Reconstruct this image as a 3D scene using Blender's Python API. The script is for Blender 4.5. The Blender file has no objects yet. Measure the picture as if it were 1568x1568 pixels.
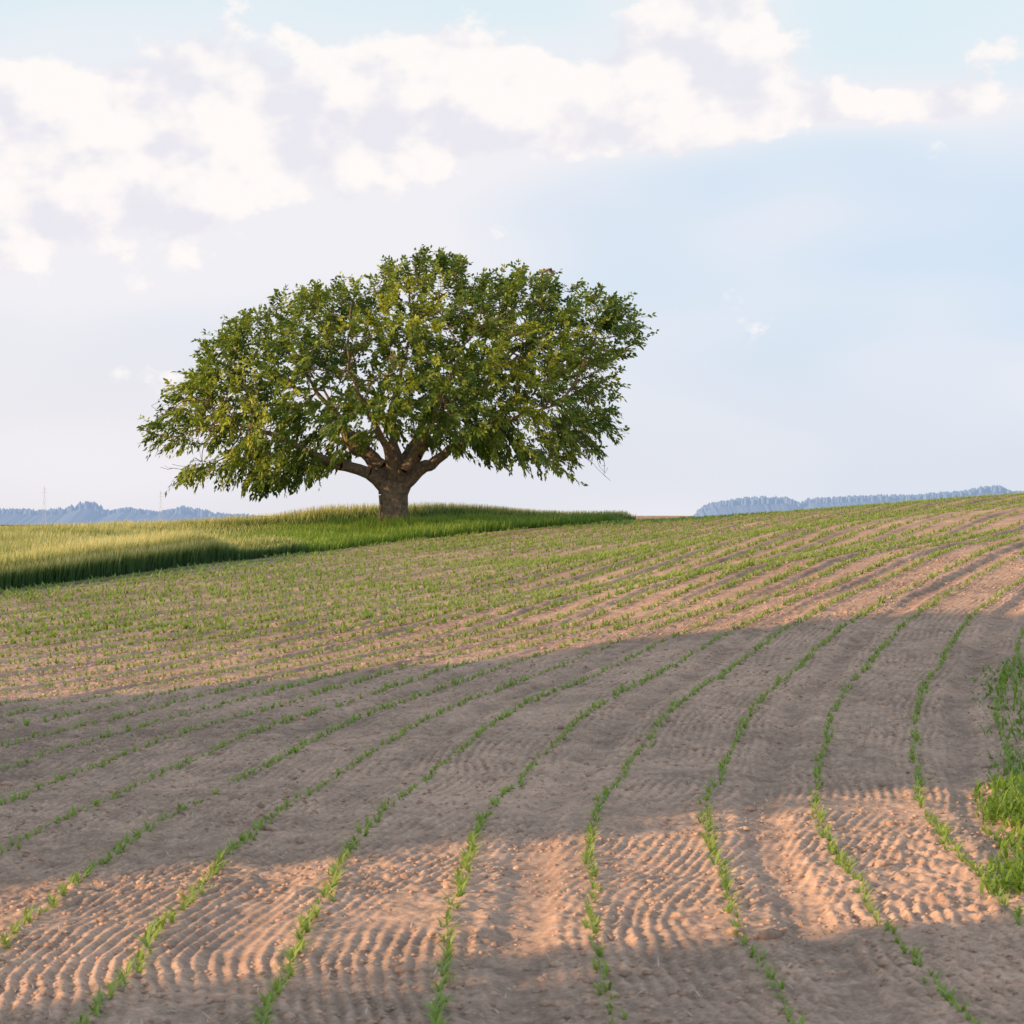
import bpy, math, numpy as np
from mathutils import Vector, kdtree
rng=np.random.default_rng(7)
F=3500.0; HZ=785.0; EYE=2.25
SUN_EL=math.radians(16.0)
SD=np.array([0.95,0.34]); SD/=np.linalg.norm(SD)     # horizontal travel direction of light

# ---------------------------------------------------------------- helpers
def link(o):
    bpy.context.scene.collection.objects.link(o); return o
def mk(name,V,Q,mat=None,attrs=None,smooth=False,tris=None):
    V=np.asarray(V,dtype=np.float32); me=bpy.data.meshes.new(name)
    me.vertices.add(len(V)); me.vertices.foreach_set('co',V.ravel())
    Q=np.asarray(Q,dtype=np.int32) if Q is not None else np.zeros((0,4),np.int32)
    T=np.asarray(tris,dtype=np.int32) if tris is not None else np.zeros((0,3),np.int32)
    loops=np.concatenate([Q.ravel(),T.ravel()])
    starts=np.concatenate([np.arange(len(Q))*4, len(Q)*4+np.arange(len(T))*3]).astype(np.int32)
    me.loops.add(len(loops)); me.loops.foreach_set('vertex_index',loops)
    me.polygons.add(len(starts)); me.polygons.foreach_set('loop_start',starts)
    if smooth: me.polygons.foreach_set('use_smooth',np.ones(len(starts),dtype=bool))
    me.update(calc_edges=True)
    if attrs:
        for k,a in attrs.items():
            at=me.attributes.new(k,'FLOAT','POINT'); at.data.foreach_set('value',np.asarray(a,dtype=np.float32))
    if mat: me.materials.append(mat)
    return link(bpy.data.objects.new(name,me))
_lat=rng.random((512,512))
def vnoise(x,y,s,off=0.0):
    x=x/s+off*17.3+1000; y=y/s+off*9.1+1000
    xi=np.floor(x).astype(np.int64); yi=np.floor(y).astype(np.int64)
    fx=x-xi; fy=y-yi; fx=fx*fx*(3-2*fx); fy=fy*fy*(3-2*fy)
    a=_lat[xi%512,yi%512]; b=_lat[(xi+1)%512,yi%512]; c=_lat[xi%512,(yi+1)%512]; d=_lat[(xi+1)%512,(yi+1)%512]
    return (a*(1-fx)+b*fx)*(1-fy)+(c*(1-fx)+d*fx)*fy-0.5
def sstep(a,b,x):
    t=np.clip((x-a)/(b-a),0,1); return t*t*(3-2*t)
def norm(a): return a/np.maximum(np.linalg.norm(a,axis=-1,keepdims=True),1e-9)

# ---------------------------------------------------------------- terrain shape
prof={
 2300:[(1600,9.8),(1250,16),(1050,22),(900,29),(800,42),(750,60),(752,72)],
 1568:[(1568,9.8),(1250,16),(1100,21),(980,25.5),(900,30),(830,39),(782,52),(759,66),(770,84)],
 1200:[(1568,10),(1250,16),(1170,18.6),(1050,23),(980,26.5),(920,31),(860,39),(812,53),(787,72),(793,88)],
 940:[(1568,10),(1250,16),(1100,21),(1020,26),(960,32.5),(900,43),(850,57),(815,71),(802,80),(812,94)],
 600:[(1568,10),(1250,16.2),(1100,22),(1030,27),(960,36),(900,48),(850,63),(828,71),(803,80),(812,94)],
 300:[(1568,10),(1250,16.5),(1100,23.5),(1040,29),(980,36.5),(920,46),(866,58),(842,68),(828,80),(834,94)],
 0:[(1568,10),(1250,16.8),(1100,24.5),(1060,28),(1000,34.5),(950,41),(905,50),(868,60),(846,72),(842,90)],
 -700:[(1568,10),(1250,16.8),(1100,24.5),(1000,35),(910,50),(870,62),(852,80)],
}
cp=[]
for px,l in prof.items():
    for py,y in l: cp.append(((px-784)*y/F,y,-(py-HZ)*y/F))
cp=np.array(cp)
def tpsk(r2): return 0.5*r2*np.log(r2+1e-9)
n=len(cp); d2=((cp[:,None,:2]-cp[None,:,:2])**2).sum(-1)
K=tpsk(d2)+np.eye(n)*2.0
P=np.c_[np.ones(n),cp[:,:2]]
A=np.block([[K,P],[P.T,np.zeros((3,3))]])
W=np.linalg.solve(A,np.r_[cp[:,2],0,0,0])
def terr(x,y):
    x=np.asarray(x,float); y=np.asarray(y,float); sh=x.shape
    xf=x.ravel(); yf=y.ravel()
    xc=np.clip(xf,-28,34); yc=np.clip(yf,5,98)
    z=np.empty_like(xc)
    for i in range(0,len(xc),20000):
        a=xc[i:i+20000,None]-cp[None,:,0]; b=yc[i:i+20000,None]-cp[None,:,1]
        z[i:i+20000]=tpsk(a*a+b*b)@W[:n]+W[n]+W[n+1]*xc[i:i+20000]+W[n+2]*yc[i:i+20000]
    w=sstep(92,260,yf)
    z=z*(1-w)+(-14.0)*w
    return (z+EYE).reshape(sh)
gx=np.linspace(-40,45,341); gy=np.linspace(0,110,441)
GX,GY=np.meshgrid(gx,gy,indexing='ij'); GZ=terr(GX,GY)
def tz(x,y):
    u=np.clip((x-gx[0])/(gx[1]-gx[0]),0,len(gx)-1.001); v=np.clip((y-gy[0])/(gy[1]-gy[0]),0,len(gy)-1.001)
    i=u.astype(int); j=v.astype(int); fu=u-i; fv=v-j
    return (GZ[i,j]*(1-fu)+GZ[i+1,j]*fu)*(1-fv)+(GZ[i,j+1]*(1-fu)+GZ[i+1,j+1]*fu)*fv
# drill rows
WR=0.766
yy=np.linspace(-100,400,10001)
def smoothcurve(ys,xs,sig):
    c=np.interp(yy,ys,xs); k=np.exp(-0.5*((np.arange(-200,201)*0.05)/sig)**2); k/=k.sum()
    lo=c[0]+(c[1]-c[0])*np.arange(-200,0); hi=c[-1]+(c[-1]-c[-2])*np.arange(1,201)
    return np.convolve(np.r_[lo,c,hi],k,'valid')
Cc=smoothcurve([-100,8,10,12.5,15.8,18.5,22,25.8,30,40,60,400],[0.9,.56,.47,.40,.57,.93,1.61,2.7,4.2,8.3,16.6,157],0.7)
def C(y): return np.interp(y,yy,Cc)+0.02*np.sin(y*1.1)+0.012*np.sin(y*2.9+1)
sl=np.gradient(Cc,yy)
sl2=sl+0.26*np.exp(-((yy-13.8)/2.3)**2)-0.20*np.exp(-((yy-9.8)/1.0)**2)+0.06*np.sin(yy*0.9)
C2c=np.cumsum(sl2)*(yy[1]-yy[0]); C2c-=C2c[2200]
def C2(y): return np.interp(y,yy,C2c)
by=np.array([-100,0,20,40,50,58,64,70,76,80,84,100,300]); bx=np.array([-75,-32,-24,-15.4,-11.2,-8.0,-6.1,-3.6,1.0,3.7,4.6,5.0,5.0])
def xb(y): return np.interp(y,by,bx)
def detail(x,y):
    s=(x-C(y))/WR
    near=1-sstep(34,52,y)
    field=sstep(-0.1,0.4,x-xb(y))
    rowd=(s-np.round(s))*WR
    m=np.floor(s)
    trk=np.where((m.astype(int)%2)==1,1.0,0.0)*np.clip(0.8+1.5*vnoise(x,y,6,9),0.2,1)
    td=(s-m-0.5)*WR+0.05*vnoise(x,y,1.0,55)
    tm=trk*np.exp(-(td/0.14)**4)
    wob=vnoise(x,y,1.3,1)*0.14+vnoise(x,y,0.4,2)*0.05+vnoise(x,y,0.15,3)*0.02+0.02*np.sin(y*1.7+x*0.6)
    p=(x-C2(y)+wob)/0.080
    amp=np.clip(0.45+2.0*(vnoise(x,y,0.55,3)+0.22),0.0,1.6)
    sn=np.sin(2*np.pi*p)
    ridge=(0.0056*sn)*amp*(1-0.9*tm)*(1-0.6*np.exp(-(rowd/0.06)**2))
    h=ridge*near
    h-=0.038*tm*(1+0.8*sstep(28,40,y))
    h+=0.014*np.exp(-((np.abs(td)-0.21)/0.06)**2)*trk
    h+=0.014*np.exp(-(rowd/0.10)**2)
    rough=np.clip(1+1.8*vnoise(x,y,1.1,56),0.3,2)
    h+=(vnoise(x,y,0.04,4)*0.019+vnoise(x,y,0.10,5)*0.022)*near*(1-0.5*tm)*rough
    h+=vnoise(x,y,0.35,6)*0.02+vnoise(x,y,1.6,7)*0.03+vnoise(x,y,5,8)*0.05
    return h*field, field, (sn*amp*0.12*(1-tm))*near-0.26*tm  # trough shade painted into the soil tone; wheel tracks darkened as well
# ---------------------------------------------------------------- materials
def newmat(name):
    m=bpy.data.materials.new(name); m.use_nodes=True; nt=m.node_tree
    return m,nt,nt.nodes['Principled BSDF']
def ramp(nt,stops):
    r=nt.nodes.new('ShaderNodeValToRGB'); e=r.color_ramp.elements
    e[0].position,e[0].color=stops[0][0],(*stops[0][1],1); e[1].position,e[1].color=stops[-1][0],(*stops[-1][1],1)
    for p,c in stops[1:-1]:
        k=e.new(p); k.color=(*c,1)
    return r
def mixc(nt,a,b,fac,mode='MIX'):
    m=nt.nodes.new('ShaderNodeMix'); m.data_type='RGBA'; m.blend_type=mode
    for s,v in ((6,a),(7,b),(0,fac)):
        if isinstance(v,bpy.types.NodeSocket): nt.links.new(v,m.inputs[s])
        else: m.inputs[s].default_value=v if s==0 else (*v,1)
    return m.outputs[2]
def noise(nt,scale,detail=4,rough=0.6):
    t=nt.nodes.new('ShaderNodeTexNoise'); t.inputs['Scale'].default_value=scale; t.inputs['Detail'].default_value=detail; t.inputs['Roughness'].default_value=rough
    c=nt.nodes.new('ShaderNodeTexCoord'); nt.links.new(c.outputs['Object'],t.inputs['Vector']); return t.outputs['Fac']
def attr(nt,name):
    a=nt.nodes.new('ShaderNodeAttribute'); a.attribute_name=name; return a.outputs['Fac']

soil,nt,bs=newmat('dry_soil')
r1=ramp(nt,[(0.0,(0.36,0.262,0.210)),(1.0,(0.73,0.515,0.395))]); nt.links.new(attr(nt,'tone'),r1.inputs[0])
nz=noise(nt,30,2,0.7)
r2=ramp(nt,[(0.3,(0.74,0.74,0.74)),(0.7,(1.2,1.18,1.16))]); nt.links.new(nz,r2.inputs[0])
c=mixc(nt,r1.outputs[0],r2.outputs[0],1.0,'MULTIPLY')
c=mixc(nt,(0.07,0.09,0.03),c,attr(nt,'field'))
nt.links.new(c,bs.inputs['Base Color']); bs.inputs['Roughness'].default_value=1.0; bs.inputs['Specular IOR Level'].default_value=0.0
bp=nt.nodes.new('ShaderNodeBump'); bp.inputs['Strength'].default_value=0.45; bp.inputs['Distance'].default_value=0.012
nt.links.new(nz,bp.inputs['Height']); nt.links.new(bp.outputs[0],bs.inputs['Normal'])

def leafmat(name,stops,transl,tcol,gloss=0.45):
    m,nt,bs=newmat(name)
    r=ramp(nt,stops); nt.links.new(attr(nt,'var'),r.inputs[0])
    nt.links.new(r.outputs[0],bs.inputs['Base Color']); bs.inputs['Roughness'].default_value=gloss; bs.inputs['Specular IOR Level'].default_value=0.3
    t=nt.nodes.new('ShaderNodeBsdfTranslucent'); nt.links.new(mixc(nt,r.outputs[0],tcol,1.0,'MULTIPLY'),t.inputs[0])
    ms=nt.nodes.new('ShaderNodeMixShader'); ms.inputs[0].default_value=transl
    nt.links.new(bs.outputs[0],ms.inputs[1]); nt.links.new(t.outputs[0],ms.inputs[2])
    nt.links.new(ms.outputs[0],nt.nodes['Material Output'].inputs[0]); return m
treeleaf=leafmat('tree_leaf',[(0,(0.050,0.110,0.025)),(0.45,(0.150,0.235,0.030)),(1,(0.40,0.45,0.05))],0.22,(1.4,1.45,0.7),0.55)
maize=leafmat('maize_leaf',[(0,(0.19,0.32,0.08)),(1,(0.40,0.53,0.13))],0.3,(1.4,1.4,0.8))
grassm=leafmat('grass_blade',[(0,(0.08,0.17,0.025)),(0.5,(0.20,0.35,0.05)),(1,(0.46,0.56,0.13))],0.3,(1.4,1.4,0.8))
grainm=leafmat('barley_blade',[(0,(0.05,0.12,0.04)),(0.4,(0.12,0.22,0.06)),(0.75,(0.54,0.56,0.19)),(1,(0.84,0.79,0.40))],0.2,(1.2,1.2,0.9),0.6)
bark,nt,bs=newmat('bark')
nz=noise(nt,8,4,0.7)
r=ramp(nt,[(0.3,(0.10,0.07,0.05)),(0.7,(0.37,0.26,0.18))]); nt.links.new(nz,r.inputs[0]); nt.links.new(r.outputs[0],bs.inputs['Base Color'])
bs.inputs['Roughness'].default_value=0.95
bp=nt.nodes.new('ShaderNodeBump'); bp.inputs['Strength'].default_value=0.9; bp.inputs['Distance'].default_value=0.06
nt.links.new(nz,bp.inputs['Height']); nt.links.new(bp.outputs[0],bs.inputs['Normal'])
straw,nt,bs=newmat('straw'); bs.inputs['Base Color'].default_value=(0.68,0.58,0.45,1); bs.inputs['Roughness'].default_value=0.8
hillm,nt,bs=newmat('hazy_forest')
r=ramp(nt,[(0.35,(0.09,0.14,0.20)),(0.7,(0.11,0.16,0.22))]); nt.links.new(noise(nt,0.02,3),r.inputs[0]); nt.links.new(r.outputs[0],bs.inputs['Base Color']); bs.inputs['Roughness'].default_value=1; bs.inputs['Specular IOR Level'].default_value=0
bs.inputs['Emission Color'].default_value=(0.31,0.39,0.55,1); bs.inputs['Emission Strength'].default_value=0.72   # blue base colour and emission painted in to imitate aerial haze over 2.5 km
pylm,nt,bs=newmat('hazy_steel'); bs.inputs['Base Color'].default_value=(0.68,0.72,0.82,1); bs.inputs['Roughness'].default_value=0.8  # distance haze painted into the pale base colour

# ---------------------------------------------------------------- ground sheet
tf=np.linspace(-0.262,0.262,800)
tc=np.array([0.28,0.31,0.36,0.45,0.6,0.85,1.2,1.8,2.6,4,7,12,25])
tt=np.r_[-tc[::-1],tf,tc]
ys=[-80,-60,-45,-32,-22,-14,-8,-3,0,2,4,5.5,6.5,7.3,7.9]
y=8.3
while y<96: ys.append(y); y*=1.0018 if y<30 else (1.0024 if y<60 else 1.0035)
y=98
while y<9000: ys.append(y); y*=1.08
ys=np.array(ys)
S=np.where(ys>6,ys,6.0)
X=tt[None,:]*S[:,None]; Y=np.repeat(ys[:,None],len(tt),1)
inside=(np.abs(X)<40)&(Y>0)&(Y<109)
Z=np.where(inside,tz(np.clip(X,-40,45),np.clip(Y,0,110)),0)
Z[~inside]=terr(X[~inside],Y[~inside])
h,field,tm=detail(X,Y); 
h=h*(Y<120); Z=Z+h
def tone(x,y): return 0.50+0.5*vnoise(x,y,2.2,60)+0.4*vnoise(x,y,0.5,61)+0.6*vnoise(x,y,0.10,62)+0.3*vnoise(x,y,9,63)
nr,nc=X.shape
idx=np.arange(nr*nc).reshape(nr,nc)
Q=np.stack([idx[:-1,:-1],idx[:-1,1:],idx[1:,1:],idx[1:,:-1]],-1).reshape(-1,4)
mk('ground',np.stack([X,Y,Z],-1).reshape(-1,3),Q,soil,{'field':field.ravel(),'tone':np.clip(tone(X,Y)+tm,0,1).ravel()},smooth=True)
def gz(x,y): return tz(x,y)+detail(x,y)[0]

# ---------------------------------------------------------------- blades (generic arching strips)
def blades(P,az,L,lean,width,var0,var1,bend=0.8,seg=3,vp=1.0):
    n=len(P); vs=[];vr=[]
    hd=np.stack([np.cos(az),np.sin(az),np.zeros(n)],-1); sd=np.stack([-np.sin(az),np.cos(az),np.zeros(n)],-1)
    pos=P.copy(); ang=lean.copy()
    for i in range(seg+1):
        t=i/seg; w=width*(1.0 if i==0 else (1-t)**0.7+0.12)*(0.7 if i==0 else 1)
        vs.append(pos-sd*w[:,None]*0.5); vs.append(pos+sd*w[:,None]*0.5)
        v=var0+(var1-var0)*t**vp; vr+= [v,v]
        st=L/seg
        pos=pos+hd*(np.sin(ang)*st)[:,None]+np.array([0,0,1])*(np.cos(ang)*st)[:,None]
        ang=ang+bend/seg
    V=np.stack(vs,1).reshape(-1,3); A=np.stack(vr,1).ravel()
    m=2*(seg+1); b=np.arange(n)*m
    Q=np.concatenate([np.stack([b+2*i,b+2*i+1,b+2*i+3,b+2*i+2],-1) for i in range(seg)])
    return V,Q,A
# maize seedlings
px=[];py_=[]
for k in range(-110,45):
    y0=np.r_[np.arange(8.4,35,0.07),np.arange(35,93,0.05)]; yk=y0+rng.normal(0,0.02,len(y0))
    xk=C(yk)+k*WR+rng.normal(0,1,len(yk))*(0.018+0.045*sstep(30,50,yk))
    ok=(np.abs(xk)<0.265*yk+0.3)&(xk>xb(yk)+0.35)&(rng.random(len(yk))>0.14+0.35*vnoise(xk,yk,0.8,11))
    px.append(xk[ok]);py_.append(yk[ok])
px=np.concatenate(px);py_=np.concatenate(py_)
pz=gz(px,py_)-0.005
size=rng.uniform(0.6,1.25,len(px))*(1+0.5*vnoise(px,py_,3,12))*(1+0.60*sstep(24,42,py_)*(1-0.8*sstep(-1,12,px)))
nb=np.where(py_<40,5,4)
ii=np.repeat(np.arange(len(px)),nb)
P=np.stack([px,py_,pz],-1)[ii]
az=rng.random(len(P))*6.283; sz=size[ii]
V,Q,A=blades(P,az,sz*rng.uniform(0.06,0.105,len(P)),rng.uniform(0.25,1.0,len(P)),sz*rng.uniform(0.013,0.022,len(P)),rng.random(len(P))*0.6,rng.random(len(P))*0.5+0.5,bend=1.0,seg=2)
mk('maize_seedlings',V,Q,maize,{'var':A})
# barley + grass margin
def scat(n,x0,x1,y0,y1): return rng.uniform(x0,x1,n),rng.uniform(y0,y1,n)
x,y=scat(420000,-30,6,42,97)
ok=(x<xb(y)-rng.random(len(x))*0.25)&(x>-0.30*y-1); x=x[ok];y=y[ok]
def gzf(x,y): return sstep(-14,-6.5,x+vnoise(x,y,2.0,20)*3)*(1-sstep(80.0,83,y+vnoise(x,y,2,21)*2))*sstep(57,67,y+vnoise(x,y,2,27)*3)
gz1=gzf(x,y)
isg=rng.random(len(x))<gz1
xg,yg=x[isg],y[isg]; x,y=x[~isg],y[~isg]; g1=gz1[~isg]
ye=rng.uniform(44,66,30000); xe=xb(ye)-rng.random(len(ye))**1.5*1.4-0.05
ge=gzf(xe,ye); kp=rng.random(len(xe))>ge*1.3+0.0; xe=xe[kp];ye=ye[kp];ge=ge[kp]
x=np.r_[x,xe];y=np.r_[y,ye]; g1=np.r_[g1,ge]
P=np.stack([x,y,tz(x,y)],-1); m=len(x)
Hh=rng.uniform(0.60,0.86,m)*(1+0.30*vnoise(x,y,2.5,22))*(1-0.45*sstep(-5,4,x))*(1-0.65*g1)
edge=np.clip((xb(y)-x)/0.4,0.6,1); Hh*=0.3+0.7*edge
V1,Q1,A1=blades(P,rng.random(m)*6.283,Hh,rng.uniform(0,0.18,m),rng.uniform(0.015,0.034,m),np.full(m,0.0),rng.uniform(0.75,1.15,m)+0.35*vnoise(x,y,4,28),bend=0.5,seg=3,vp=1.9)  # green base and yellow tops are real; lower half darkened to imitate self-shade
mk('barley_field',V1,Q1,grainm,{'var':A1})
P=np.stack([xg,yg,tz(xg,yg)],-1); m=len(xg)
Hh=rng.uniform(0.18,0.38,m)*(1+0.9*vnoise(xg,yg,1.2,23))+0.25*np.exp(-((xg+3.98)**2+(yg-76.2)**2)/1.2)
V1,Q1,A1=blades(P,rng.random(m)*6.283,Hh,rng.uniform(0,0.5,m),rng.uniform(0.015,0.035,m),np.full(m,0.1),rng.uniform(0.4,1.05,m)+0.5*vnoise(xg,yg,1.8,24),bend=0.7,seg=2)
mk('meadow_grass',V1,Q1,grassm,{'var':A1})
# weed clump on the right verge
x,y=scat(40000,2.4,5.6,12.6,24)
ed=2.66+(y-13)*0.20+0.40*vnoise(x,y,0.5,30)
ok=(x>ed)&(rng.random(len(x))<sstep(0,0.5,x-ed)+0.3)&(rng.random(len(x))<sstep(12.8,13.3,y)*(1-0.85*sstep(17.0,18.5,y)))
x=x[ok];y=y[ok];m=len(x); P=np.stack([x,y,gz(x,y)],-1)
Lg=rng.uniform(0.05,0.20,m)*(0.6+1.0*sstep(0,0.6,x-ed[ok]))*(1-0.3*sstep(16,19,y))*(1+0.8*vnoise(x,y,0.3,33))
V1,Q1,A1=blades(P,rng.random(m)*6.283,Lg,rng.uniform(0,1.2,m),rng.uniform(0.010,0.034,m),np.full(m,0.25),rng.uniform(0.45,1.0,m),bend=1.0,seg=3)
mk('verge_grass',V1,Q1,grassm,{'var':A1})
# clods
import bmesh
bm=bmesh.new(); bmesh.ops.create_icosphere(bm,subdivisions=1,radius=1); iv=np.array([v.co[:] for v in bm.verts]); it=np.array([[v.index for v in f.verts] for f in bm.faces]); bm.free()
def clods(name,x,y,s):
    n=len(x); z=gz(x,y)
    R=iv[None]*(1+rng.uniform(-0.3,0.3,(n,len(iv),1)))*np.stack([s*rng.uniform(.8,1.5,n),s*rng.uniform(.7,1.2,n),s*rng.uniform(.5,.8,n)],-1)[:,None,:]
    V=R+np.stack([x,y,z+s*0.15],-1)[:,None,:]
    T=it[None]+(np.arange(n)*len(iv))[:,None,None]
    mk(name,V.reshape(-1,3),None,soil,{'field':np.ones(n*len(iv)),'tone':np.repeat(rng.uniform(0.1,0.9,n),len(iv))},tris=T.reshape(-1,3))
y=8.5+rng.random(30000)**1.2*34; x=rng.uniform(-.26,.26,30000)*y
ok=(x>xb(y)+0.5)&(vnoise(x,y,0.8,40)+rng.uniform(-.4,.4,len(x))>-0.05); x=x[ok];y=y[ok]
clods('soil_clods',x,y,rng.uniform(0.006,0.019,len(x))*(1+1.0*(rng.random(len(x))>0.96)))
bxy=np.array([((a-784)*d/F,d) for a,d in ((112,13.4),(465,15.2),(650,22.8),(240,24.4),(990,26.6),(1000,15.4),(1350,14),(1180,11.8),(1420,17.8),(620,11.2))])
clods('earth_lumps',bxy[:,0],bxy[:,1],rng.uniform(0.04,0.065,len(bxy)))
# straw litter
y=8.5+rng.random(7000)**1.1*28; x=rng.uniform(-.26,.26,7000)*y
ok=vnoise(x,y,2.5,44)+rng.uniform(-.3,.3,len(x))>-0.05; x=x[ok];y=y[ok]; z=gz(x,y)+0.008
m=len(x)
V1,Q1,A1=blades(np.stack([x,y,z],-1),rng.random(m)*6.283,rng.uniform(0.02,0.08,m),rng.uniform(1.0,1.5,m),rng.uniform(0.005,0.012,m),np.zeros(m),np.zeros(m),bend=0.3,seg=2)
mk('straw_litter',V1,Q1,straw)

# ---------------------------------------------------------------- trees
def leaves(P,D,L,Wd,var,Nref=None,rn=1.0):
    n=len(P); D=norm(D)
    if Nref is None: Sx=norm(np.cross(D,norm(rng.normal(size=(n,3)))))
    else: Sx=norm(np.cross(norm(Nref)+rng.normal(0,rn,(n,3)),D)+1e-6)
    N=np.cross(Sx,D)
    a=P; t=P+D*L[:,None]-np.array([0,0,1])*(L*0.15)[:,None]; mcen=P+D*(L*0.45)[:,None]
    l=mcen-Sx*(Wd*0.5)[:,None]+N*(Wd*0.15)[:,None]; rr=mcen+Sx*(Wd*0.5)[:,None]+N*(Wd*0.15)[:,None]
    V=np.stack([a,l,t,rr],1).reshape(-1,3); Q=np.arange(n*4).reshape(n,4)
    T=np.concatenate([Q[:,[0,1,2]],Q[:,[0,2,3]]])
    return V,T,np.repeat(var,4)
def tubes(A,B,ra,rb,sides,curve=None):
    n=len(A); D=norm(B-A); ref=np.where(np.abs(D[:,2:3])<0.8,np.array([[0,0,1.0]]),np.array([[1.0,0,0]]))
    U=norm(np.cross(D,ref)); Wv=np.cross(D,U)
    th=np.arange(sides)*2*np.pi/sides
    ring=np.cos(th)[None,:,None]*U[:,None,:]+np.sin(th)[None,:,None]*Wv[:,None,:]
    V=np.concatenate([A[:,None]+ring*ra[:,None,None],B[:,None]+ring*rb[:,None,None]],1).reshape(-1,3)
    b=(np.arange(n)*2*sides)[:,None]; i=np.arange(sides)[None]; j=(i+1)%sides
    Q=np.stack([b+i,b+j,b+sides+j,b+sides+i],-1).reshape(-1,4); return V,Q
TY=77.0; SC=F/TY
TX=(603-784)/SC; TZ0=float(tz(np.array([TX]),np.array([TY]))[0])
def w2(px_,py_,d=0.0): return np.array([(px_-784)/SC,TY+d,EYE-(py_-HZ)/SC])
outl=[(207,674),(236,612),(262,566),(285,552),(300,535),(306,505),(345,483),(395,462),(430,440),(470,428),(520,412),(552,425),(575,400),(620,380),(680,374),(718,388),(735,412),(790,402),(860,400),(905,428),(965,450),(996,488),(990,525),(965,555),(970,590),(950,620),(965,640),(945,690),(932,758),(885,712),(850,735),(815,690),(785,692),(760,718),(735,705),(690,700),(650,690),(600,675),(540,690),(490,738),(440,752),(385,762),(365,720),(345,680),(325,742),(300,750),(250,742),(222,696)]
cx,cz=610.0,600.0
oa=np.array([math.atan2(-(b-cz),a-cx) for a,b in outl]); orr=np.array([math.hypot(a-cx,b-cz) for a,b in outl]); o=np.argsort(oa); oa=oa[o];orr=orr[o]
oa=np.r_[oa[-1]-2*np.pi,oa,oa[0]+2*np.pi]; orr=np.r_[orr[-1],orr,orr[0]]
CW=w2(cx,cz)
def n3(P,s,o_): return (vnoise(P[:,0]+P[:,1]*0.7,P[:,2]-P[:,1]*0.5,s,o_)+vnoise(P[:,1]+P[:,2]*0.6,P[:,0]-P[:,2]*0.4,s,o_+1))
def rho(P,shrink):
    dx=P[:,0]-CW[0]; dz=P[:,2]-CW[2]; a=np.arctan2(dz,dx); R=np.interp(a,oa,orr)/SC-shrink
    r=np.hypot(dx,dz)/R; dd=(P[:,1]-TY)/6.0
    return np.sqrt(r*r+dd*dd)
N=90000
AP=np.stack([rng.uniform(-14,6,N),rng.uniform(TY-7,TY+7,N),rng.uniform(EYE-0.5,EYE+9.5,N)],-1)
rh=rho(AP,0.48)+0.12*n3(AP,1.1,77); ok=(rh<1)&(rng.random(N)<0.10+0.9*rh**3)&(n3(AP,1.4,70)>-0.21); AP=AP[ok]
hc=AP[rng.integers(0,len(AP),50)]; hr=rng.uniform(0.4,0.85,50)
for c_,r_ in zip(hc,hr): AP=AP[np.linalg.norm(AP-c_,axis=1)>r_]
AP=AP[:5300]
droop=[(385,738),(402,722),(430,728),(312,728),(275,722),(258,712),(928,735),(918,712),(900,698),(885,690),(850,712),(760,700),(222,672),(245,652),(478,715),(300,705),(940,660)]
AP=np.concatenate([AP]+[np.array([w2(a+rng.normal(0,6),b+rng.normal(0,5),rng.uniform(-2,1.2)) for _ in range(7)]) for a,b in droop])
limbs=[
 [(603,800,0,.60),(602,790,0,.50),(602,775,0,.46),(600,758,0,.45),(600,742,0,.46)],
 [(596,752,0,.30),(583,738,-.1,.27),(562,724,-.3,.2),(535,716,-.6,.18),(505,708,-.9,.16),(470,692,-1.2,.12),(420,668,-1.5,.08),(350,645,-1.7,.04)],
 [(596,745,0,.33),(584,718,.1,.29),(566,700,.2,.25),(545,686,.3,.21),(530,664,.5,.15),(505,625,.8,.09),(465,575,1.2,.05),(435,540,1.4,.03)],
 [(604,745,0,.30),(606,715,.3,.24),(603,680,.6,.17),(598,640,.8,.11),(606,590,1.0,.07),(622,530,1.2,.04),(634,490,1.1,.03)],
 [(612,750,0,.34),(628,732,-.1,.28),(650,718,-.3,.21),(682,700,-.7,.15),(730,670,-1.2,.10),(800,640,-1.5,.06),(850,625,-1.6,.03)],
 [(612,745,0,.28),(626,712,.3,.22),(655,680,.8,.14),(700,630,1.3,.08),(755,570,1.6,.05),(795,525,1.5,.03)],
 [(603,745,-.1,.26),(600,705,-.9,.17),(585,665,-2.0,.09),(560,610,-3.0,.05),(545,560,-3.3,.03)],
 [(608,742,-.1,.24),(635,700,-1.2,.15),(665,650,-2.4,.08),(690,590,-3.1,.05),(710,545,-3.3,.03)],
 [(606,742,.2,.26),(620,700,1.4,.18),(640,650,3.0,.12),(680,590,4.0,.05)],
 [(598,742,.2,.24),(570,700,1.5,.17),(520,650,3.0,.11),(480,590,3.8,.05)],
]
nodes=[];par=[];mr=[]
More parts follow.
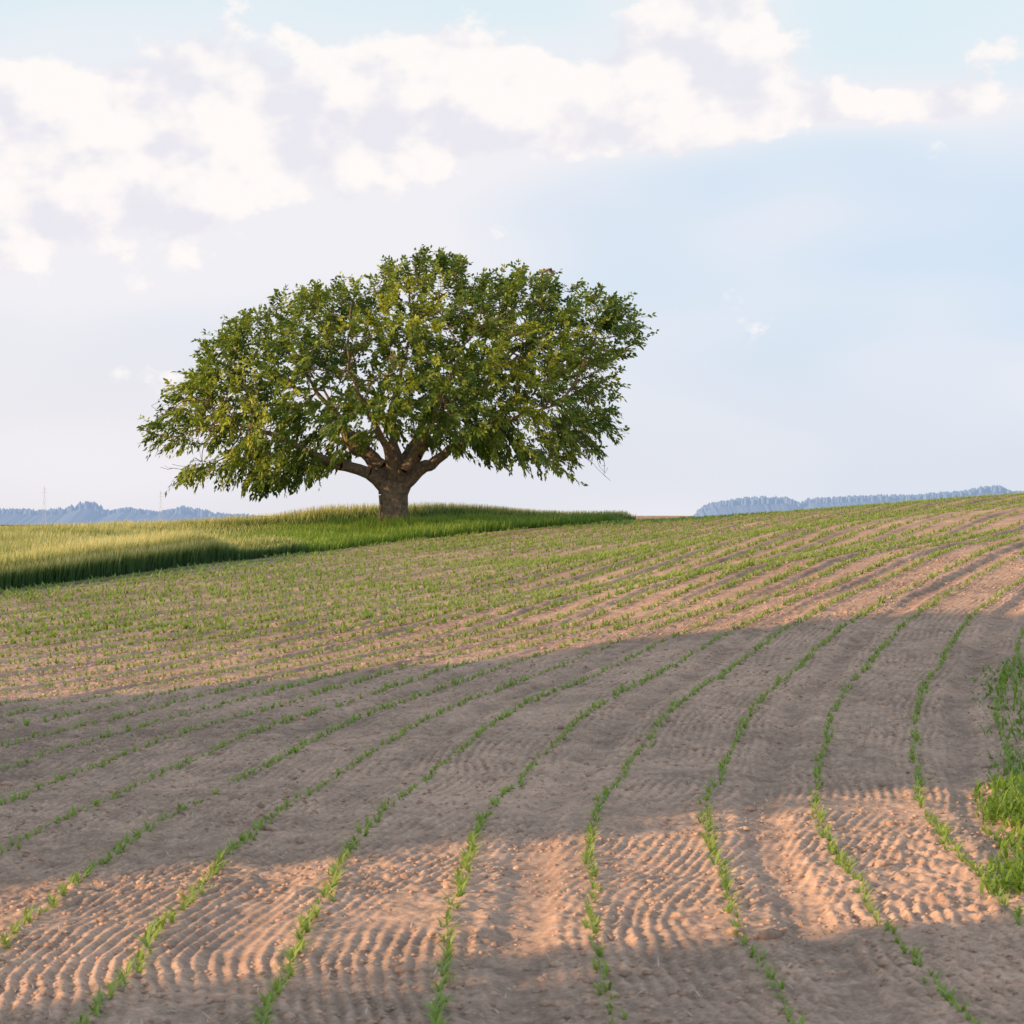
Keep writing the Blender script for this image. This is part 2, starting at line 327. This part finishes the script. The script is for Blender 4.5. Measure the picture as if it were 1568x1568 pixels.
for li,l in enumerate(limbs):
    pts=np.array([w2(a,b,d) for a,b,d,_ in l]); rr=[q[3] for q in l]
    if li==0: pts[0][2]=TZ0-0.3
    prev=-1
    if li==0:
        for p_,r_ in zip(pts,rr): nodes.append(p_);par.append(prev);mr.append(r_);prev=len(nodes)-1
        trunk_last=prev
        continue
    prev=trunk_last; p0=pts[0]
    nodes.append(p0);par.append(prev);mr.append(rr[0]);prev=len(nodes)-1
    for i in range(1,len(pts)):
        sg=max(2,int(np.linalg.norm(pts[i]-pts[i-1])/0.3))
        pm=pts[i-2] if i>=2 else pts[i-1]*2-pts[i]; pn=pts[i+1] if i+1<len(pts) else pts[i]*2-pts[i-1]
        for j in range(1,sg+1):
            t=j/sg; a,b=pts[i-1],pts[i]
            q=0.5*((2*a)+(-pm+b)*t+(2*pm-5*a+4*b-pn)*t*t+(-pm+3*a-3*b+pn)*t**3)
            q=q+rng.normal(0,0.035,3)
            nodes.append(q);par.append(prev);mr.append(rr[i-1]*(1-t)+rr[i]*t);prev=len(nodes)-1
nman=len(nodes); STEP=0.27; att=AP.copy()
for it_ in range(110):
    kd=kdtree.KDTree(len(nodes))
    for i in range(5,len(nodes)): kd.insert(nodes[i],i)
    kd.balance()
    acc={};keepm=np.ones(len(att),bool)
    for ai,a in enumerate(att):
        co,i,dist=kd.find(a)
        if dist<0.36: keepm[ai]=False; continue
        if dist>4.5: continue
        v=(a-nodes[i])/dist
        if i in acc: acc[i]+=v
        else: acc[i]=v.copy()
    if not acc: break
    for i,v in acc.items():
        v=v/max(np.linalg.norm(v),1e-6)+rng.normal(0,0.13,3); v/=np.linalg.norm(v)
        nodes.append(nodes[i]+v*STEP);par.append(i);mr.append(0)
    att=att[keepm]
    if len(nodes)>14000: break
nd=np.array(nodes); par=np.array(par); mr=np.array(mr); nN=len(nd)
r2=np.zeros(nN); tips=np.zeros(nN,int); ch=np.zeros(nN,int)
for i in range(nN-1,-1,-1):
    if r2[i]==0: r2[i]=0.006**2; tips[i]=1
    if par[i]>=0: r2[par[i]]+=r2[i]; tips[par[i]]+=tips[i]; ch[par[i]]+=1
rad=np.sqrt(r2); man=mr>0; rad[man]=mr[man]
rad[~man]=np.minimum(rad[~man],0.06)
e=np.arange(nN)[par>=0]; pa=par[e]
rs=np.minimum(rad[pa],rad[e]*1.5); big=rad[e]>0.05
first=(pa==trunk_last); rs[first]=rad[e][first]
V1,Q1=tubes(nd[pa[big]],nd[e[big]]+norm(nd[e[big]]-nd[pa[big]])*0.02,rs[big],rad[e[big]],12)
sm=~big
V2,Q2=tubes(nd[pa[sm]],nd[e[sm]],rs[sm],rad[e[sm]],4)
tree=link(bpy.data.objects.new('fruit_tree',None)); tree.location=(TX,TY,TZ0)
def child(o,p):
    o.parent=p; o.matrix_parent_inverse=p.matrix_world.inverted()
bpy.context.view_layer.update()
o=mk('branches',np.concatenate([V1,V2]),np.concatenate([Q1,Q2+len(V1)]),bark,smooth=True); child(o,tree)
# trunk with flutes and root flare
th=np.linspace(0,2*np.pi,64,endpoint=False); zz=np.linspace(-0.3,1.75,36)
TT,ZZ=np.meshgrid(th,zz)
base_z=TZ0; f0=1-sstep(-0.1,0.55,ZZ); f1=sstep(0.9,1.7,ZZ)
R=0.43+0.14*f0+0.13*f1*np.abs(np.cos(TT))+0.045*np.sin(TT*5+ZZ*1.3)+0.03*np.sin(TT*9-ZZ*2)+0.06*f0*np.sin(TT*4+1)+0.05*vnoise(TT*3,ZZ*3,1.0,50)
R*=1-0.75*sstep(1.55,1.75,ZZ)
V=np.stack([TX+R*np.cos(TT),TY+R*np.sin(TT),base_z+ZZ],-1).reshape(-1,3)
ii=np.arange(36*64).reshape(36,64); Q=np.stack([ii[:-1],np.roll(ii,-1,1)[:-1],np.roll(ii,-1,1)[1:],ii[1:]],-1).reshape(-1,4)
o=mk('trunk',V,Q,bark,smooth=True); child(o,tree)
# leafy shoots: two ranks of leaves along each shoot
thin=np.where((tips<=4)&(np.arange(nN)>=nman))[0]
dirn=norm(nd[thin]-nd[par[thin]])
outw=norm((nd[thin]-CW)/np.array([8,6,5]))
term=(ch[thin]==0)
TOT=6600; idx=rng.integers(0,len(thin),TOT); idx=np.sort(np.r_[idx,np.where(term)[0],np.where(term)[0]])
clump=n3(nd[thin],1.3,72)
keep=rng.random(len(idx))<np.clip(0.9+1.6*clump[idx],0.3,1); idx=idx[keep]
ox=outw[idx]
sp=norm(dirn[idx]*0.7+ox*0.9+rng.normal(0,0.40,(len(idx),3))+np.array([0,0,0.45])*(ox[:,2:3]>-0.1)-np.array([0,0,0.45])*(ox[:,2:3]<-0.3))
slen=rng.uniform(0.35,0.65,len(idx)); tm_=term[idx]; slen[tm_]*=1.2
first_=np.r_[True,idx[1:]!=idx[:-1]]&tm_&(rng.random(len(idx))<0.3); slen[first_]=rng.uniform(0.7,1.05,first_.sum())
b=nd[thin][idx]
re=rho(b+sp*slen[:,None],0.0); kk=(re<1.0)|((re<1.06)&first_); idx=idx[kk];sp=sp[kk];slen=slen[kk];first_=first_[kk];ox=ox[kk];b=b[kk]
nl=12; nrf=norm(ox+np.array([0,0,0.55])+rng.normal(0,0.45,(len(idx),3)))
sdv=norm(np.cross(sp,nrf))
lp=[];ld=[]
for j in range(nl):
    t=(j+0.6)/nl
    pos=b+sp*(slen*t)[:,None]; pos[:,2]-=slen*0.22*t*t
    lp.append(pos+rng.normal(0,0.02,pos.shape)); ld.append(norm(sp*(0.55+0.5*t)+sdv*(1 if j%2 else -1)*(0.85-0.4*t)+rng.normal(0,0.28,pos.shape)+np.array([0,0,-0.30])))
lp=np.concatenate(lp);ld=np.concatenate(ld); m=len(lp)
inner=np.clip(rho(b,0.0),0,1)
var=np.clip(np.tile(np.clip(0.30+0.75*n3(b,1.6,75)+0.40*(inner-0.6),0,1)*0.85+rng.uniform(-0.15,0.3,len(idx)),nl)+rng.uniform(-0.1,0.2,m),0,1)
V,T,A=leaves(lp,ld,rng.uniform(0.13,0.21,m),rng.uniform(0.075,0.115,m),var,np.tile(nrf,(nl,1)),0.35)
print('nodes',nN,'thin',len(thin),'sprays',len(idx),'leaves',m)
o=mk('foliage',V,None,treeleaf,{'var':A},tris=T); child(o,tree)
V,Q=tubes(b,(b+sp*slen[:,None]-np.array([0,0,1])*(slen*0.22)[:,None]),np.full(len(b),.007),np.full(len(b),.003),3)
o=mk('twigs',V,Q,bark); child(o,tree)

# neighbouring trees beside the field (out of the photograph, they throw the long evening shadows)
def dome_tree(loc,rx,ry,hgt,nlv,nm='broadleaf_tree'):
    g=float(terr(np.array([loc[0]]),np.array([loc[1]]))[0])
    e=link(bpy.data.objects.new(nm,None)); e.location=(loc[0],loc[1],g); bpy.context.view_layer.update()
    d=norm(rng.normal(size=(nlv,3))); 
    cc=g+hgt*0.46; r=rng.uniform(0.72,1.0,nlv)*(1+0.05*np.sin(d[:,0]*7+d[:,2]*5)+0.04*np.sin(d[:,1]*9+d[:,2]*8+1))
    Pp=np.stack([loc[0]+d[:,0]*rx*r,loc[1]+d[:,1]*ry*r,cc+d[:,2]*hgt*0.54*r],-1); Pp=Pp[Pp[:,2]>g]
    V,T,A=leaves(Pp,rng.normal(size=Pp.shape),rng.uniform(0.5,0.7,len(Pp)),rng.uniform(0.35,0.5,len(Pp)),rng.random(len(Pp)))
    o=mk('crown',V,None,treeleaf,{'var':A},tris=T); child(o,e)
    a=np.array([[loc[0],loc[1],g-.3]]+[[loc[0],loc[1],g+hgt*.4]]*6); bb=np.array([[loc[0],loc[1],g+hgt*.4]]+[[loc[0]+rx*.6*math.cos(k),loc[1]+ry*.6*math.sin(k),g+hgt*.75] for k in range(6)])
    V,Q=tubes(a,bb,np.array([.45]+[.25]*6),np.array([.3]+[.05]*6),10); o=mk('trunk',V,Q,bark); child(o,e)
k=SD[1]/SD[0]
dome_tree((-28,21.75-28*k),5,6.6,12.8,26000)
dome_tree((-28,11.5-28*k-6.9),5,6.9,15.0,22000)

# ---------------------------------------------------------------- distant wooded hills + pylons
def hill(name,prof,D,depth):
    s=F/D; pxs=np.arange(prof[0][0],prof[-1][0],2.0); top=np.interp(pxs,[a for a,_ in prof],[b for _,b in prof])
    hz=EYE-(top+4-HZ)/s; hx=(pxs-784)/s
    rows=[(-depth,-30),(-depth*.5,0.55),(0,1.0),(depth*.6,0.8),(depth*1.5,-30)]
    V=[]
    for dd,fz in rows:
        zz_=np.full(len(hx),-30.0) if fz<0 else -30+(hz+30)*fz
        V.append(np.stack([hx,np.full(len(hx),D+dd),zz_+ (rng.normal(0,0.5,len(hx)) if fz>0 else 0)],-1))
    V=np.concatenate(V); n_=len(hx); Q=[]
    for r_ in range(4):
        i=np.arange(n_-1)+r_*n_; Q.append(np.stack([i,i+1,i+1+n_,i+n_],-1))
    Q=np.concatenate(Q)
    m=int(n_*3); tx=rng.uniform(hx[0],hx[-1],m); dd=rng.uniform(-depth*.1,depth*.05,m); tzv=np.interp(tx,hx,hz)-np.abs(dd)/depth*10
    big_=np.clip(vnoise(tx,tx*0,60,80)*2+0.2,0,1)
    hh=rng.uniform(1.2,3.5,m)+big_*rng.uniform(0,5,m); w_=hh*rng.uniform(.22,.6,m)+0.6
    base=np.stack([tx,D+dd,tzv-3],-1); th=np.arange(6)*np.pi/3
    ring=np.stack([np.cos(th),np.sin(th),th*0],-1)[None]
    B1=base[:,None]+ring*w_[:,None,None]; B2=base[:,None]+ring*(w_*rng.uniform(.4,.9,m))[:,None,None]+np.array([0,0,1])*(3+hh*.5)[:,None,None]
    tp=base+np.array([0,0,1])*(3+hh)[:,None]
    VV=np.concatenate([B1,B2,tp[:,None]],1).reshape(-1,3); bb=(np.arange(m)*13)[:,None]; i=np.arange(6)[None]; j=(i+1)%6
    QQ=np.stack([bb+i,bb+j,bb+6+j,bb+6+i],-1).reshape(-1,4); TTt=np.stack([bb+6+i,bb+6+j,bb+12+0*i],-1).reshape(-1,3)
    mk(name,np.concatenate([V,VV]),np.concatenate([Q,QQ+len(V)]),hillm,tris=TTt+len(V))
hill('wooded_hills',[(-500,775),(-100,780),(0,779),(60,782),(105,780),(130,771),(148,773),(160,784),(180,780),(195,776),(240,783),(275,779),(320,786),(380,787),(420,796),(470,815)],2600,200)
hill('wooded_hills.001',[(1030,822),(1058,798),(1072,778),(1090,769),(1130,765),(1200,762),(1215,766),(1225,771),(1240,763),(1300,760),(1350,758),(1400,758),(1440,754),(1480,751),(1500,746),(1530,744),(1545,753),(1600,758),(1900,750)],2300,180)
def pylon(px_,top,D):
    s=F/D; x0=(px_-784)/s; zt=EYE-(top-HZ)/s; zb=-14
    A_=[];B_=[];lv=np.linspace(0,1,7)
    def leg(sx,sy,t): w=1.8*(1-t)+0.2; return (x0+sx*w,D+sy*w,zb+(zt-zb)*t)
    for sx,sy in ((1,1),(1,-1),(-1,1),(-1,-1)):
        for a,b in zip(lv[:-1],lv[1:]): A_.append(leg(sx,sy,a));B_.append(leg(sx,sy,b)); A_.append(leg(sx,sy,a));B_.append(leg(-sx,sy,b))
    for t,w in ((.85,2.6),(.93,1.8)):
        zc=zb+(zt-zb)*t; A_+= [(x0-w,D,zc),(x0-w,D,zc)];B_+=[(x0+w,D,zc),(x0,D,zc+.8)]; A_.append((x0+w,D,zc));B_.append((x0,D,zc+.8))
    A_=np.array(A_,float);B_=np.array(B_,float); V,Q=tubes(A_,B_,np.full(len(A_),.045),np.full(len(A_),.045),4)
    mk('power_pylon',V,Q,pylm)
pylon(68,746,2200); pylon(246,753,2400)

# ---------------------------------------------------------------- sky
w=bpy.data.worlds.new('World'); bpy.context.scene.world=w; w.use_nodes=True; nt=w.node_tree; bg=nt.nodes['Background']
STR=0.15; bg.inputs['Strength'].default_value=STR
sky=nt.nodes.new('ShaderNodeTexSky'); sky.sky_type='NISHITA'; sky.sun_disc=False; sky.sun_elevation=SUN_EL
sky.sun_rotation=math.atan2(-SD[0],-SD[1]); sky.air_density=1.0; sky.dust_density=1.0
geo=nt.nodes.new('ShaderNodeTexCoord'); sep=nt.nodes.new('ShaderNodeSeparateXYZ'); nt.links.new(geo.outputs['Generated'],sep.inputs[0])
def math_(op,a,b=None,c=None,clamp=False):
    m=nt.nodes.new('ShaderNodeMath'); m.operation=op; m.use_clamp=clamp
    for i,v in enumerate((a,b,c)):
        if v is None: continue
        if isinstance(v,bpy.types.NodeSocket): nt.links.new(v,m.inputs[i])
        else: m.inputs[i].default_value=v
    return m.outputs[0]
X_,Y_,Z_=sep.outputs
def ss(v,a,b,t0=0,t1=1):
    m=nt.nodes.new('ShaderNodeMapRange'); m.interpolation_type='SMOOTHSTEP'; nt.links.new(v,m.inputs[0])
    for i,q in zip((1,2,3,4),(a,b,t0,t1)): m.inputs[i].default_value=q
    return m.outputs[0]
front=math_('GREATER_THAN',Y_,0.0)
def blob(px_,py_,sx,sy,amp):
    cx_=(px_-784)/F; cz_=(HZ-py_)/F
    dx=math_('MULTIPLY_ADD',X_,F/sx,-cx_*F/sx); dz=math_('MULTIPLY_ADD',Z_,F/sy,-cz_*F/sy)
    q=math_('MULTIPLY_ADD',dx,dx,math_('MULTIPLY',dz,dz))
    return math_('MULTIPLY',math_('EXPONENT',math_('MULTIPLY',q,-1.0)),amp)
def cn(scale,stretch,detail,rough,off):
    mp=nt.nodes.new('ShaderNodeMapping'); mp.inputs['Scale'].default_value=(1,1,stretch); mp.inputs['Location'].default_value=off; nt.links.new(geo.outputs['Generated'],mp.inputs[0])
    t=nt.nodes.new('ShaderNodeTexNoise'); t.inputs['Scale'].default_value=scale; t.inputs['Detail'].default_value=detail; t.inputs['Roughness'].default_value=rough
    nt.links.new(mp.outputs[0],t.inputs[0]); return t.outputs['Fac']
def add(*l):
    r=l[0]
    for q in l[1:]: r=math_('ADD',r,q)
    return r
base=add(blob(270,195,260,125,.62),blob(60,300,280,150,.60),blob(780,135,250,90,.58),blob(1060,60,125,120,.66),blob(900,180,320,55,.38),blob(1340,180,230,28,.42),blob(560,220,260,80,.42))
base=math_('MULTIPLY',base,front)
n1=cn(19,1.4,5,0.58,(0.3,0,0)); n1b=cn(19,1.4,3,0.56,(0.31,0,0.014)); n2=cn(7,2.5,1,0.5,(3,1,2))
dens=math_('MULTIPLY_ADD',math_('SUBTRACT',n1,0.5),1.6,base)
cum=ss(dens,0.23,0.39)
soft=ss(add(math_('MULTIPLY',base,1.2),math_('SUBTRACT',n2,0.5),blob(350,330,520,130,.45)),-0.1,0.4)
k_=1/STR
def sc(c): return tuple(v*k_ for v in c)
az=ss(X_,-0.22,0.26)
haze=mixc(nt,sc((0.84,0.82,0.88)),sc((0.73,0.79,0.90)),az)
blueish=mixc(nt,sc((0.81,0.84,0.91)),sc((0.61,0.76,0.93)),az)
hz_mid=mixc(nt,haze,blueish,ss(Z_,0.02,0.11))
hz_top=mixc(nt,hz_mid,sc((0.75,0.87,0.93)),ss(Z_,0.13,0.20))
hf=ss(Z_,0.20,0.95,0.95,0.15)
col=mixc(nt,sky.outputs[0],hz_top,hf)
col=mixc(nt,col,sc((0.90,0.88,0.92)),math_('MULTIPLY',math_('MULTIPLY',soft,0.85),ss(Z_,0.16,0.215,1.0,0.5)))
shade=ss(math_('SUBTRACT',n1,n1b),-0.12,0.08)
ccol=mixc(nt,sc((0.82,0.81,0.88)),sc((1.03,0.975,0.945)),shade)
col=mixc(nt,col,ccol,math_('MULTIPLY',cum,0.85))
nt.links.new(col,bg.inputs['Color'])

# ---------------------------------------------------------------- sun + camera
L=bpy.data.lights.new('sun','SUN'); L.energy=5.0; L.angle=math.radians(0.5); L.color=(1.0,0.61,0.31)
s=link(bpy.data.objects.new('sun',L)); dv=Vector((SD[0]*math.cos(SUN_EL),SD[1]*math.cos(SUN_EL),-math.sin(SUN_EL))); s.rotation_euler=dv.to_track_quat('-Z','Y').to_euler(); s.location=(-40,-20,30)
cam=bpy.data.cameras.new('camera'); cam.sensor_width=36; cam.lens=36*F/1568; cam.clip_end=20000; cam.clip_start=0.5
cam.dof.use_dof=True; cam.dof.focus_distance=50; cam.dof.aperture_fstop=9
co=link(bpy.data.objects.new('camera',cam)); co.location=(0,0,EYE); co.rotation_euler=(math.radians(90),0,0)
bpy.context.scene.camera=co
vs=bpy.context.scene.view_settings; vs.view_transform='Standard'; vs.look='None'; vs.exposure=0
